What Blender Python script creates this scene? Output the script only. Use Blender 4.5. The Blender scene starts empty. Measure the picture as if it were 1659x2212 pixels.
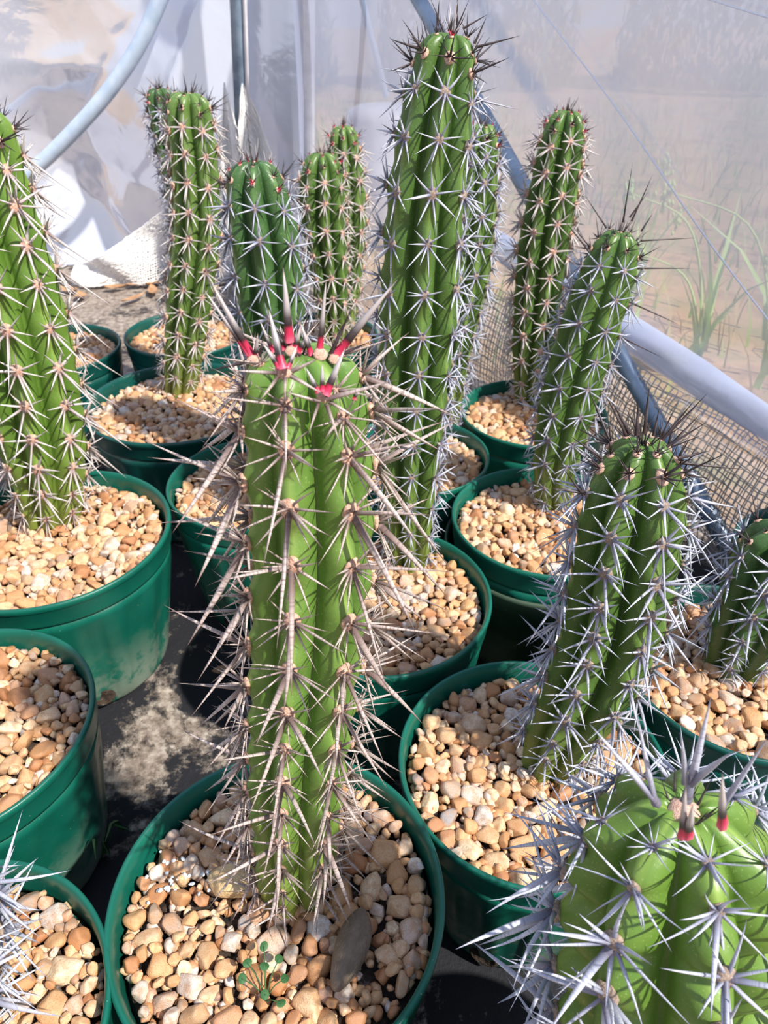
import bpy, math, random
import numpy as np
from mathutils import Vector, Matrix, noise
rng = random.Random(7)
nrng = np.random.default_rng(7)
scene = bpy.context.scene
COL = scene.collection

# ---------------------------------------------------------------- camera
F, PITCH, CAM_H = 1580.0, math.radians(35), 0.60
cam_d = bpy.data.cameras.new('camera')
cam = bpy.data.objects.new('camera', cam_d); COL.objects.link(cam)
cam.location = (0, 0, CAM_H)
cam.rotation_euler = (math.radians(90) - PITCH, 0, 0)
cam_d.sensor_fit = 'VERTICAL'
cam_d.sensor_height = 36
cam_d.lens = 36 * F / 2212
cam_d.clip_start = 0.01
cam_d.dof.use_dof = True
cam_d.dof.focus_distance = 0.36
cam_d.dof.aperture_fstop = cam_d.lens / 1000 / 0.0012
scene.camera = cam

# ---------------------------------------------------------------- sky
world = bpy.data.worlds.new('sky'); scene.world = world; world.use_nodes = True
wn = world.node_tree.nodes; wl = world.node_tree.links
bg = wn['Background']
tc = wn.new('ShaderNodeTexCoord'); sp = wn.new('ShaderNodeSeparateXYZ'); rp = wn.new('ShaderNodeValToRGB')
wl.new(tc.outputs['Generated'], sp.inputs[0]); wl.new(sp.outputs['Z'], rp.inputs[0]); wl.new(rp.outputs[0], bg.inputs[0])
rp.color_ramp.elements[0].color = (0.86, 0.88, 0.95, 1); rp.color_ramp.elements[1].color = (0.45, 0.60, 1.0, 1)
bg.inputs[1].default_value = 0.78

# ---------------------------------------------------------------- sun
sun_d = bpy.data.lights.new('sun', 'SUN'); sun = bpy.data.objects.new('sun', sun_d); COL.objects.link(sun)
SUN_DIR = Vector((0.72, -0.50, 1.02)).normalized()
sun.rotation_euler = SUN_DIR.to_track_quat('Z', 'Y').to_euler()
sun.location = (1, -1, 2)
sun_d.energy = 6.2; sun_d.color = (1.0, 0.95, 0.86); sun_d.angle = math.radians(1.2)

scene.view_settings.view_transform = 'Standard'; scene.view_settings.look = 'None'
scene.view_settings.gamma = 1; scene.view_settings.use_curve_mapping = False
scene.view_settings.exposure = 0.18
scene.cycles.max_bounces = 7; scene.cycles.diffuse_bounces = 3; scene.cycles.transparent_max_bounces = 12
scene.cycles.sample_clamp_indirect = 4.0

# ---------------------------------------------------------------- helpers
CP, SP = math.cos(PITCH), math.sin(PITCH)
def ray(px, py):
    X = (px - 829.5) / F; U = -(py - 1106) / F
    return Vector((X, CP + U * SP, -SP + U * CP))
def at_z(px, py, z):
    d = ray(px, py); k = (z - CAM_H) / d.z; return Vector((d.x * k, d.y * k, z))
def at_y(px, py, y):
    d = ray(px, py); k = y / d.y; return Vector((d.x * k, y, CAM_H + d.z * k))
def project(p):
    y, z = p[1], p[2] - CAM_H
    dep = y * CP - z * SP; up = y * SP + z * CP
    if dep < 0.01: return (-9999, -9999, dep)
    return (829.5 + F * p[0] / dep, 1106 - F * up / dep, dep)
def srgb(r, g, b):
    f = lambda c: ((c / 255) / 12.92 if c / 255 < 0.04045 else ((c / 255 + 0.055) / 1.055) ** 2.4)
    return (f(r), f(g), f(b), 1)

def mesh_np(name, V, Fc, t=None, smooth=True, mats=()):
    """triangle or quad faces given as an int array (n,k)"""
    V = np.asarray(V, dtype=np.float32); Fc = np.asarray(Fc, dtype=np.int32)
    me = bpy.data.meshes.new(name)
    me.vertices.add(len(V)); me.vertices.foreach_set('co', V.ravel())
    k = Fc.shape[1]
    me.loops.add(Fc.size); me.loops.foreach_set('vertex_index', Fc.ravel())
    me.polygons.add(len(Fc))
    me.polygons.foreach_set('loop_start', np.arange(0, Fc.size, k, dtype=np.int32))
    me.polygons.foreach_set('loop_total', np.full(len(Fc), k, dtype=np.int32))
    if smooth: me.polygons.foreach_set('use_smooth', np.ones(len(Fc), dtype=bool))
    if t is not None:
        at = me.attributes.new('t', 'FLOAT', 'POINT'); at.data.foreach_set('value', np.asarray(t, dtype=np.float32))
    for m in mats: me.materials.append(m)
    me.update(calc_edges=True); me.validate()
    return me
def link(name, me, parent=None, mat=None, matrix=None):
    o = bpy.data.objects.new(name, me); COL.objects.link(o)
    if mat is not None and me is not None and not me.materials: me.materials.append(mat)
    if parent is not None: o.parent = parent
    if matrix is not None: o.matrix_basis = matrix
    return o
def thing(name, label, cat, loc=(0, 0, 0), group=None):
    o = bpy.data.objects.new(name, None); COL.objects.link(o); o.location = loc
    o.empty_display_size = 0.05
    o['label'] = label; o['category'] = cat
    if group: o['group'] = group
    return o
def tag(o, label, cat, group=None):
    o['label'] = label; o['category'] = cat
    if group: o['group'] = group
    return o
def lathe(prof, n=96, closed=False, wob=None):
    prof = list(prof); m = len(prof)
    a = np.linspace(0, 2 * np.pi, n, endpoint=False)
    V = []
    for r, z in prof:
        rr = r * np.ones(n)
        if wob is not None: rr = rr * wob(a, z)
        V.append(np.stack([rr * np.cos(a), rr * np.sin(a), np.full(n, z)], 1))
    V = np.concatenate(V)
    i = np.arange(n); j = (i + 1) % n
    Fs = [np.stack([k * n + i, k * n + j, (k + 1) * n + j, (k + 1) * n + i], 1) for k in range(m - 1)]
    if closed: Fs.append(np.stack([(m - 1) * n + i, (m - 1) * n + j, j, i], 1))
    return V, np.concatenate(Fs)
def tube(pts, rad, n=10, cap=True):
    pts = [Vector(p) for p in pts]; m = len(pts)
    if not hasattr(rad, '__len__'): rad = [rad] * m
    V = []; Fs = []
    ref = Vector((0.13, 0.2, 0.97))
    t0 = (pts[1] - pts[0]).normalized(); nx = t0.cross(ref)
    if nx.length < .1: nx = t0.cross(Vector((1, 0, 0)))
    nx.normalize()
    for k in range(m):
        t = (pts[min(k + 1, m - 1)] - pts[max(k - 1, 0)]).normalized()
        nx = (nx - t * nx.dot(t)).normalized(); ny = t.cross(nx)
        for i in range(n):
            a = 2 * math.pi * i / n
            V.append(pts[k] + (nx * math.cos(a) + ny * math.sin(a)) * rad[k])
    for k in range(m - 1):
        for i in range(n):
            j = (i + 1) % n
            Fs.append((k * n + i, k * n + j, (k + 1) * n + j, (k + 1) * n + i))
    return np.array([tuple(v) for v in V]), np.array(Fs)
def catmull(pts, n):
    pts = [Vector(p) for p in pts]; P = [pts[0] * 2 - pts[1]] + pts + [pts[-1] * 2 - pts[-2]]
    out = []
    for i in range(1, len(P) - 2):
        for k in range(n):
            t = k / n; a, b, c, d = P[i - 1], P[i], P[i + 1], P[i + 2]
            out.append(0.5 * ((2 * b) + (c - a) * t + (2 * a - 5 * b + 4 * c - d) * t * t + (3 * b - a - 3 * c + d) * t ** 3))
    out.append(pts[-1]); return out

# ---------------------------------------------------------------- material helper
class NB:
    def __init__(s, name):
        s.m = bpy.data.materials.new(name); s.m.use_nodes = True
        s.t = s.m.node_tree; s.n = s.t.nodes; s.l = s.t.links
        s.b = s.n['Principled BSDF']; s.out = s.n['Material Output']
    def new(s, typ, **kw):
        o = s.n.new(typ)
        for k, v in kw.items(): setattr(o, k, v)
        return o
    def ramp(s, fac, stops, interp='LINEAR'):
        r = s.n.new('ShaderNodeValToRGB'); r.color_ramp.interpolation = interp
        e = r.color_ramp.elements
        while len(e) < len(stops): e.new(0.5)
        for i, (p, c) in enumerate(stops): e[i].position = p; e[i].color = c
        s.l.new(fac, r.inputs[0]); return r.outputs[0]
    def noise(s, scale, detail=3, vec=None, rough=.55, dist=0):
        n = s.n.new('ShaderNodeTexNoise'); n.inputs['Scale'].default_value = scale; n.inputs['Detail'].default_value = detail
        n.inputs['Roughness'].default_value = rough; n.inputs['Distortion'].default_value = dist
        if vec is not None: s.l.new(vec, n.inputs['Vector'])
        return n.outputs['Fac']
    def coord(s, which='Object'):
        return s.n.new('ShaderNodeTexCoord').outputs[which]
    def mix(s, fac, a, b, mode='MIX'):
        m = s.n.new('ShaderNodeMix'); m.data_type = 'RGBA'; m.blend_type = mode
        for sock, v in ((m.inputs[0], fac), (m.inputs[6], a), (m.inputs[7], b)):
            if hasattr(v, 'is_output'): s.l.new(v, sock)
            else: sock.default_value = v
        return m.outputs[2]
    def math(s, op, a, b=0.0, clamp=False):
        m = s.n.new('ShaderNodeMath'); m.operation = op; m.use_clamp = clamp
        for sock, v in ((m.inputs[0], a), (m.inputs[1], b)):
            if hasattr(v, 'is_output'): s.l.new(v, sock)
            else: sock.default_value = v
        return m.outputs[0]
    def attr(s, name):
        a = s.n.new('ShaderNodeAttribute'); a.attribute_name = name; return a.outputs['Fac']
    def bump(s, h, strength=.3, dist=.001):
        b = s.n.new('ShaderNodeBump'); b.inputs['Strength'].default_value = strength; b.inputs['Distance'].default_value = dist
        s.l.new(h, b.inputs['Height']); s.l.new(b.outputs[0], s.b.inputs['Normal']); return b
    def set(s, **kw):
        for k, v in kw.items():
            i = s.b.inputs[k.replace('_', ' ')]
            if hasattr(v, 'is_output'): s.l.new(v, i)
            else: i.default_value = v

def stem_mat(name, crest, side, base, spots=0.5):
    n = NB(name); co = n.coord()
    u = n.attr('t'); h = n.attr('h')
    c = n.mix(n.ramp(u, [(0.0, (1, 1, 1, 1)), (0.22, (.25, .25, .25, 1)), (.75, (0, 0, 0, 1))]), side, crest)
    nz = n.noise(26, 4, co)
    c = n.mix(n.ramp(nz, [(.35, (0, 0, 0, 1)), (.7, (.6, .6, .6, 1))]), c, tuple(x * y for x, y in zip(side, (.72, .85, .8, 1))))
    c = n.mix(n.ramp(h, [(0.0, (.75, .75, .75, 1)), (.10, (.35,) * 3 + (1,)), (.3, (0, 0, 0, 1))]), c, base)
    fine = n.noise(900, 2, co)
    c = n.mix(n.ramp(fine, [(.62, (0, 0, 0, 1)), (.72, (.35,) * 3 + (1,))]), c, srgb(170, 190, 120))
    n.set(Base_Color=c, Roughness=.38)
    n.b.inputs['Subsurface Weight'].default_value = 0.0
    n.bump(n.noise(420, 3, co), .18, .0006)
    return n.m
M = {}
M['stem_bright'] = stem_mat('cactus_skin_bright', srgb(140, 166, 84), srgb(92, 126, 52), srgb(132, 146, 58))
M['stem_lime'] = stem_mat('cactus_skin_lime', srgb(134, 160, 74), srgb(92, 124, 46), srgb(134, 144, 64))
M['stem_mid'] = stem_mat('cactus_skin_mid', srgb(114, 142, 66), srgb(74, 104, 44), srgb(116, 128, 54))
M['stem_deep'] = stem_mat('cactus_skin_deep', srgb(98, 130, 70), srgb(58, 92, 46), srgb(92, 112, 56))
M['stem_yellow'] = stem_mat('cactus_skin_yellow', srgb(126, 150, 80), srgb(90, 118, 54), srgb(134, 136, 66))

def spine_mat(name, pale, mid, dark, tip_at=.8, base=None, streak=.5):
    n = NB(name); t = n.attr('t')
    stops = [(0.0, base or dark), (.06, base or dark), (.16, mid), (.4, pale), (tip_at - .12, pale), (tip_at + .04, mid), (1.0, dark)]
    c = n.ramp(t, stops)
    w = n.new('ShaderNodeTexNoise'); w.noise_dimensions = '1D'; w.inputs['Scale'].default_value = 38; w.inputs['Detail'].default_value = 3
    rnd = n.new('ShaderNodeObjectInfo').outputs['Random']; isl = n.new('ShaderNodeNewGeometry').outputs['Random Per Island']
    off = n.math('ADD', n.math('MULTIPLY', rnd, 9.0), n.math('MULTIPLY', isl, 7.0))
    n.l.new(n.math('ADD', t, off), w.inputs['W'])
    f = n.ramp(w.outputs['Fac'], [(.45, (0, 0, 0, 1)), (.68, (streak,) * 3 + (1,))])
    c = n.mix(f, c, mid)
    lf = n.math('MULTIPLY', n.math('FRACT', n.math('MULTIPLY', off, 3.7)), .45)
    c = n.mix(lf, c, mid)
    n.set(Base_Color=c, Roughness=.5)
    return n.m
M['spine_grey'] = spine_mat('spine_grey', srgb(206, 190, 184), srgb(120, 102, 98), srgb(66, 40, 34), .84, srgb(84, 66, 62), .75)
M['spine_white'] = spine_mat('spine_white', srgb(206, 208, 222), srgb(132, 134, 154), srgb(62, 54, 60), .9, srgb(92, 86, 98), .55)
M['spine_dark'] = spine_mat('spine_dark', srgb(96, 84, 88), srgb(52, 42, 44), srgb(20, 14, 16), .55, srgb(60, 44, 44), .6)
M['spine_tan'] = spine_mat('spine_tan', srgb(216, 208, 206), srgb(168, 154, 152), srgb(96, 74, 70), .88, srgb(136, 116, 110), .5)
def young():
    n = NB('spine_crimson_base'); t = n.attr('t')
    c = n.ramp(t, [(0, srgb(220, 100, 122)), (.1, srgb(200, 44, 84)), (.19, srgb(176, 30, 66)), (.24, srgb(40, 24, 26)), (.34, srgb(74, 66, 68)), (.48, srgb(168, 160, 162)), (.86, srgb(206, 198, 196)), (1, srgb(90, 54, 44))])
    n.set(Base_Color=c, Roughness=.45); return n.m
M['spine_young'] = young()
def wool(name, a, b):
    n = NB(name); co = n.coord()
    n.set(Base_Color=n.ramp(n.noise(900, 3, co), [(.3, a), (.7, b)]), Roughness=.95)
    n.bump(n.noise(1800, 2, co), .8, .0006); return n.m
M['wool_tan'] = wool('areole_wool_tan', srgb(164, 118, 98), srgb(226, 186, 164))
M['wool_grey'] = wool('areole_wool_grey', srgb(116, 98, 88), srgb(176, 156, 140))
M['wool_pale'] = wool('areole_wool_pale', srgb(186, 140, 120), srgb(228, 192, 172))

def plastic_mat(name, col, hi, dirt=.4):
    n = NB(name); co = n.coord(); s = n.new('ShaderNodeSeparateXYZ'); n.l.new(co, s.inputs[0])
    c = n.mix(n.ramp(n.noise(14, 4, co), [(.3, (0, 0, 0, 1)), (.75, (1, 1, 1, 1))]), col, hi)
    low = n.ramp(s.outputs['Z'], [(0.0, (1, 1, 1, 1)), (.09, (0, 0, 0, 1))])
    dz = n.math('MULTIPLY', low, n.ramp(n.noise(22, 5, co, .65), [(.47, (0, 0, 0, 1)), (.56, (1, 1, 1, 1))]))
    c = n.mix(n.math('MULTIPLY', dz, dirt), c, srgb(176, 168, 156))
    sp_ = n.ramp(n.noise(420, 2, co), [(.74, (0, 0, 0, 1)), (.78, (.5, .5, .5, 1))])
    c = n.mix(sp_, c, srgb(190, 180, 160))
    n.set(Base_Color=c, Roughness=n.ramp(n.noise(60, 3, co), [(.3, (.28,) * 3 + (1,)), (.7, (.46,) * 3 + (1,))]))
    n.bump(n.noise(260, 2, co), .08, .001)
    return n.m
M['pot_green'] = plastic_mat('green_plastic', srgb(10, 84, 70), srgb(20, 106, 88), .45)
M['pot_teal'] = plastic_mat('dark_teal_plastic', srgb(8, 68, 62), srgb(14, 84, 76), .6)
M['pot_olive'] = plastic_mat('dull_olive_plastic', srgb(48, 66, 54), srgb(76, 92, 76), .6)
M['pot_pale'] = plastic_mat('pale_grey_green_plastic', srgb(120, 136, 112), srgb(160, 170, 146), .4)
n = NB('potting_soil'); co = n.coord()
n.set(Base_Color=n.ramp(n.noise(160, 4, co), [(.35, srgb(26, 20, 18)), (.62, srgb(70, 54, 42)), (.74, srgb(150, 140, 130))]), Roughness=.95); n.bump(n.noise(220, 4, co), 1, .003)
M['soil'] = n.m

PEB = [(0, srgb(226, 196, 156)), (.12, srgb(206, 158, 112)), (.22, srgb(236, 216, 184)), (.34, srgb(190, 138, 92)), (.44, srgb(222, 186, 146)), (.54, srgb(212, 204, 194)), (.64, srgb(196, 150, 118)), (.74, srgb(168, 112, 72)), (.84, srgb(216, 176, 128)), (.93, srgb(160, 140, 124)), (.985, srgb(236, 230, 222)), (1, srgb(112, 110, 116))]
def pebble_mat(name, island):
    n = NB(name); co = n.coord()
    r = n.new('ShaderNodeNewGeometry').outputs['Random Per Island'] if island else n.new('ShaderNodeObjectInfo').outputs['Random']
    c = n.ramp(r, PEB)
    v = n.new('ShaderNodeVectorMath'); v.operation = 'ADD'; n.l.new(co, v.inputs[0])
    cb = n.new('ShaderNodeCombineXYZ'); n.l.new(n.math('MULTIPLY', r, 37.0), cb.inputs[0]); n.l.new(cb.outputs[0], v.inputs[1])
    sc = 180 if island else 1.6
    big = n.noise(sc, 3, v.outputs[0], .6); fine = n.noise(sc * 7, 3, v.outputs[0], .6)
    c = n.mix(n.ramp(big, [(.4, (0, 0, 0, 1)), (.62, (.55,) * 3 + (1,))]), c, srgb(188, 132, 84))
    c = n.mix(n.ramp(fine, [(.3, (.5,) * 3 + (1,)), (.5, (0, 0, 0, 1))]), c, srgb(132, 98, 70))
    n.set(Base_Color=c, Roughness=.52)
    n.bump(fine, .25, .0008 if island else .12)
    return n.m
M['pebble'] = pebble_mat('pebble_stone', False); M['pebble_small'] = pebble_mat('small_pebble_stone', True)

# ---------------------------------------------------------------- ground
def ground_mat():
    n = NB('weed_mat_and_sand'); co = n.coord()
    weave = n.new('ShaderNodeTexWave'); weave.inputs['Scale'].default_value = 240; n.l.new(co, weave.inputs['Vector'])
    cloth = n.mix(weave.outputs['Fac'], srgb(12, 12, 17), srgb(28, 28, 36))
    big = n.noise(7.5, 8, co, .68, .4)
    fine = n.noise(90, 5, co, .7)
    sand = n.ramp(fine, [(.32, srgb(80, 68, 60)), (.5, srgb(142, 128, 116)), (.68, srgb(186, 174, 162))])
    s = n.new('ShaderNodeSeparateXYZ'); n.l.new(co, s.inputs[0])
    back = n.ramp(s.outputs['Y'], [(.0, (0, 0, 0, 1)), (1.0, (1, 1, 1, 1))])
    back.node.color_ramp.elements[0].position = .2; 
    mr = n.new('ShaderNodeMapRange'); mr.inputs[1].default_value = 1.15; mr.inputs[2].default_value = 1.6; mr.inputs[3].default_value = 0.0; mr.inputs[4].default_value = .14
    n.l.new(s.outputs['Y'], mr.inputs[0])
    m = n.ramp(n.math('ADD', n.math('ADD', big, n.math('MULTIPLY', fine, .16)), mr.outputs[0]), [(.595, (0, 0, 0, 1)), (.66, (.9, .9, .9, 1))])
    c = n.mix(m, cloth, sand)
    n.set(Base_Color=c, Roughness=.85)
    n.bump(n.math('ADD', fine, n.math('MULTIPLY', m, .8)), .7, .003)
    return n.m
def grid(x0, x1, y0, y1, nx, ny, zf):
    xs = np.linspace(x0, x1, nx); ys = np.linspace(y0, y1, ny)
    V = [(x, y, zf(x, y)) for y in ys for x in xs]
    i = np.arange(nx - 1); Fs = []
    for j in range(ny - 1):
        a = j * nx + i; Fs.append(np.stack([a, a + 1, a + nx + 1, a + nx], 1))
    return np.array(V), np.concatenate(Fs)
def gz(x, y):
    return -0.004 + 0.004 * noise.noise((x * 9, y * 9, 3)) + 0.002 * noise.noise((x * 30, y * 30, 7))
V, Fc = grid(-1.6, 1.0, -0.35, 2.15, 150, 150, gz)
# keep only the part of the mat inside the tent (inside the line of the right sheet)
out = (V[:, 0] + .231) * 1.143 + (V[:, 1] - 1.94) * .692 > .06
Fc = Fc[~out[Fc].any(axis=1)]
o = link('ground', mesh_np('ground', V, Fc, mats=[ground_mat()])); o['kind'] = 'structure'
o['label'] = 'black weed mat under the pots dusted with pale sand'
n = NB('outside_soil'); co = n.coord()
n.set(Base_Color=n.ramp(n.noise(3, 6, co, .65), [(.3, srgb(112, 92, 62)), (.5, srgb(196, 160, 118)), (.7, srgb(128, 136, 84))]), Roughness=.95)
V, Fc = grid(-14, 14, -2, 24, 90, 90, lambda x, y: -0.012 - .02 + .04 * noise.noise((x * .7, y * .7, 0)) * min(1, max(0, (abs(x) + y - 3) / 3)))
o = link('ground_outside', mesh_np('ground_outside', V, Fc, mats=[n.m])); o['kind'] = 'structure'
o['label'] = 'dry grassy soil outside the plastic tent'

# ---------------------------------------------------------------- plastic walls, frame
CORNER = Vector((-0.231, 1.94, 0)); RFOOT = Vector((0.461, 0.797, 0))
RD = RFOOT - CORNER; RN = Vector((RD.y, -RD.x, 0)).normalized()     # points into the tent or out; fixed below
if RN.dot(Vector((0, 0.5, 0)) - CORNER) < 0: RN = -RN
def film_mat(name, clear, white, gloss, tint, rough=.22, streak=.3, fog=1.0):
    n = NB(name); n.n.remove(n.b)
    co = n.coord()
    mp = n.new('ShaderNodeMapping'); mp.inputs['Scale'].default_value = (6, 6, .9); n.l.new(co, mp.inputs[0])
    st = n.noise(3, 5, mp.outputs[0], .6); cl = n.noise(3.5, 4, co)
    bm = n.new('ShaderNodeBump'); bm.inputs['Strength'].default_value = .35; bm.inputs['Distance'].default_value = .01
    n.l.new(n.noise(7, 4, co, .5, .6), bm.inputs['Height'])
    tr = n.new('ShaderNodeBsdfTransparent'); tr.inputs[0].default_value = (.93, .95, 1, 1)
    df = n.new('ShaderNodeBsdfDiffuse'); df.inputs[0].default_value = tint
    tl = n.new('ShaderNodeBsdfTranslucent'); tl.inputs[0].default_value = tint
    gl = n.new('ShaderNodeBsdfGlossy'); gl.inputs['Roughness'].default_value = rough; gl.inputs[0].default_value = (.95, .97, 1, 1)
    for x in (df, gl): n.l.new(bm.outputs[0], x.inputs['Normal'])
    m1 = n.new('ShaderNodeMixShader'); m1.inputs[0].default_value = white; n.l.new(tl.outputs[0], m1.inputs[1]); n.l.new(df.outputs[0], m1.inputs[2])
    m2 = n.new('ShaderNodeMixShader'); m2.inputs[0].default_value = gloss; n.l.new(m1.outputs[0], m2.inputs[1]); n.l.new(gl.outputs[0], m2.inputs[2])
    m3 = n.new('ShaderNodeMixShader'); n.l.new(m2.outputs[0], m3.inputs[1]); n.l.new(tr.outputs[0], m3.inputs[2])
    f = n.math('ADD', clear, n.math('MULTIPLY', n.math('SUBTRACT', n.math('ADD', n.math('MULTIPLY', st, .6), n.math('MULTIPLY', cl, .4)), .5), streak), True)
    hz = n.new('ShaderNodeSeparateXYZ'); n.l.new(co, hz.inputs[0])
    mr = n.new('ShaderNodeMapRange'); mr.inputs[1].default_value = .22; mr.inputs[2].default_value = .48; mr.inputs[3].default_value = 1.0; mr.inputs[4].default_value = fog
    n.l.new(hz.outputs['Z'], mr.inputs[0]); f = n.math('MULTIPLY', f, mr.outputs[0])
    n.l.new(f, m3.inputs[0]); n.l.new(m3.outputs[0], n.out.inputs[0])
    return n.m
M['film_milky'] = film_mat('milky_plastic_film', .02, .78, .34, srgb(228, 233, 250), .11, .05)
M['film_clear'] = film_mat('hazy_clear_film', .50, .40, .22, srgb(180, 188, 214), .2, .6, .2)
def crumple(seed, k, amp, w):
    r = random.Random(seed); L = []
    for _ in range(k):
        a = r.uniform(0, math.pi); cx, cy = r.uniform(-.8, .4), r.uniform(0, .75)
        L.append((math.cos(a), math.sin(a), cx, cy, r.uniform(.3, 1) * amp * r.choice((-1, 1)), w * r.uniform(.4, 1.6), r.uniform(.2, .5)))
    def f(u, v):
        h = 0
        for ca, sa, cx, cy, am, ww, ext in L:
            d = (u - cx) * ca + (v - cy) * sa; e = -(u - cx) * sa + (v - cy) * ca
            fall = math.exp(-(e / ext) ** 2) * math.exp(-(d / .45) ** 2)
            h += am * (math.sqrt(d * d + ww * ww) - .25) * fall
        return h
    return f
cr1a = crumple(5, 46, .26, .005); cr1b = crumple(8, 110, .16, .002)
def cr1(u, v): return cr1a(u, v) + .5 * cr1b(u, v)
def back_wall(u, v):
    y = 1.97 + max(-.08, cr1(u, v)) + .015 * noise.noise((u * 3, v * 2, 1))
    return (u, y, v)
def sheet(name, fn, u0, u1, v0, v1, nu, nv, mat):
    V = [fn(u0 + (u1 - u0) * i / (nu - 1), v0 + (v1 - v0) * (j / (nv - 1)) ** 1.5) for j in range(nv) for i in range(nu)]
    i = np.arange(nu - 1); Fs = []
    for j in range(nv - 1):
        a = j * nu + i; Fs.append(np.stack([a, a + 1, a + nu + 1, a + nu], 1))
    return link(name, mesh_np(name, V, np.concatenate(Fs), mats=[mat]))
o = sheet('wall_back', back_wall, -1.6, CORNER.x + .05, 0.0, .84, 190, 130, M['film_milky']); o['kind'] = 'structure'
o['label'] = 'crumpled milky plastic sheet hanging at the back of the tent'
cr2 = crumple(11, 16, .05, .004)
def right_wall(u, v):
    p = CORNER + RD * u + Vector((0, 0, v))
    bulge = .045 * math.exp(-((v - .19 - .02 * math.sin(u * 9)) / .045) ** 2) * min(1, max(0, (u - .5) * 4))
    d = cr2(u - .8, v) + .012 * noise.noise((u * 2.2, v * 2, 5)) + bulge + .012 * math.exp(-(v / .05) ** 2)
    return tuple(p + RN * d)
o = sheet('wall_right', right_wall, -0.05, 1.42, 0.0, .82, 170, 130, M['film_clear']); o['kind'] = 'structure'
o['label'] = 'hazy clear plastic sheet along the right side of the tent'

def onwall(u, z, d=.02): return CORNER + RD * u + RN * d + Vector((0, 0, z))
for nm, a_, b_ in (('sheet seam', (.56, .68), (1.10, .205)), ('film crease', (.70, .64), (1.02, .56))):
    V, Fc = tube([onwall(a_[0] + (b_[0] - a_[0]) * k / 12, a_[1] + (b_[1] - a_[1]) * k / 12, .022 + .004 * math.sin(k)) for k in range(13)], .0009, 6)
    o = link(nm.replace(' ', '_'), mesh_np(nm.replace(' ', '_'), V, Fc, mats=[M['film_milky']])); o['kind'] = 'structure'; o['label'] = 'thin pale ' + nm + ' running across the clear right sheet'
def hem(u, a):
    th = -1.2 + 2.9 * a; r_ = .015 + .005 * math.sin(u * 11 + 2 * math.sin(u * 5)) + .003 * noise.noise((u * 20, a * 3, 0))
    p = CORNER + RD * u + RN * (.012 + r_ * math.cos(th) * 1.1)
    return (p.x, p.y, .232 - .22 * (u - .8) + r_ * math.sin(th) * 1.2)
Vh = [hem(.62 + .8 * i / 60, j / 14) for j in range(15) for i in range(61)]
Fh = [(j * 61 + i, j * 61 + i + 1, j * 61 + i + 62, j * 61 + i + 61) for j in range(14) for i in range(60)]
o = link('rolled_hem', mesh_np('rolled_hem', Vh, Fh, mats=[M['film_milky']])); o['kind'] = 'structure'; o['label'] = 'rolled bright fold of plastic above the grey netting'
def metal(name, a, b, rough, met):
    n = NB(name); co = n.coord(); n.set(Base_Color=n.ramp(n.noise(30, 4, co), [(.35, a), (.65, b)]), Roughness=rough, Metallic=met); return n.m
M['pipe_steel'] = metal('galvanised_steel', srgb(116, 134, 156), srgb(150, 168, 188), .4, .2)
M['pipe_white'] = metal('white_pipe_plastic', srgb(176, 194, 216), srgb(196, 210, 228), .35, 0)
M['strip_white'] = metal('white_film_strip', srgb(216, 214, 220), srgb(234, 232, 238), .4, 0)
def pipe(name, pts, r, mat, label, n=14):
    V, Fc = tube(pts, r, n); o = link(name, mesh_np(name, V, Fc, mats=[mat])); tag(o, label, 'pipe'); return o
b0 = at_y(1560, 1160, .735); b1 = at_y(905, 0, 1.36); bd = b1 - b0
foot = b0 - bd * (b0.z - .002) / bd.z
pipe('frame_pipe', [foot, b0, b1, b1 + bd * .6], .0115, M['pipe_steel'], 'grey steel frame tube slanting down along the clear right sheet')
hoop = [at_y(x, y, 1.88) for x, y in ((385, -110), (345, 0), (296, 105), (232, 200), (160, 282), (80, 360), (-20, 440), (-120, 510))]
pipe('frame_pipe', catmull(hoop, 6), .0165, M['pipe_white'], 'pale curved hoop pipe in front of the milky back sheet', 16)
# square post
def box(x0, x1, y0, y1, z0, z1):
    V = np.array([(x, y, z) for z in (z0, z1) for y in (y0, y1) for x in (x0, x1)])
    return V, np.array([(0, 2, 3, 1), (4, 5, 7, 6), (0, 1, 5, 4), (2, 6, 7, 3), (0, 4, 6, 2), (1, 3, 7, 5)])
def skew(V, top, z1):
    V = V.copy(); V[:, 0] += (V[:, 2] / z1) * top; return V
post = thing('frame_post', 'upright grey steel post at the back behind the netting flap', 'post', (-.338, 1.80, 0))
V, Fc = box(-.013, .013, -.01, .01, 0, 1.45); link('post_tube', mesh_np('post_tube', skew(V, .10, 1.45), Fc, smooth=False, mats=[M['pipe_steel']]), post)
V, Fc = box(.0135, .021, -.013, -.004, 0, 1.45); link('clamp_strip', mesh_np('clamp_strip', skew(V, .10, 1.45), Fc, smooth=False, mats=[M['strip_white']]), post)
a = at_y(668, 300, 1.84); b = at_y(668, 0, 1.84)
pipe('corner_pipe', [a + (a - b) * .75, a, b, b + (b - a) * 2], .0125, M['strip_white'], 'upright white pipe at the back corner of the sheets', 12)
a = at_y(835, 210, 1.62); b = at_y(775, -30, 1.62)
pipe('film_strap', [a, b, b + (b - a)], .006, M['pipe_white'], 'thin pale strap running up behind the tallest cactus', 8)

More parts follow.
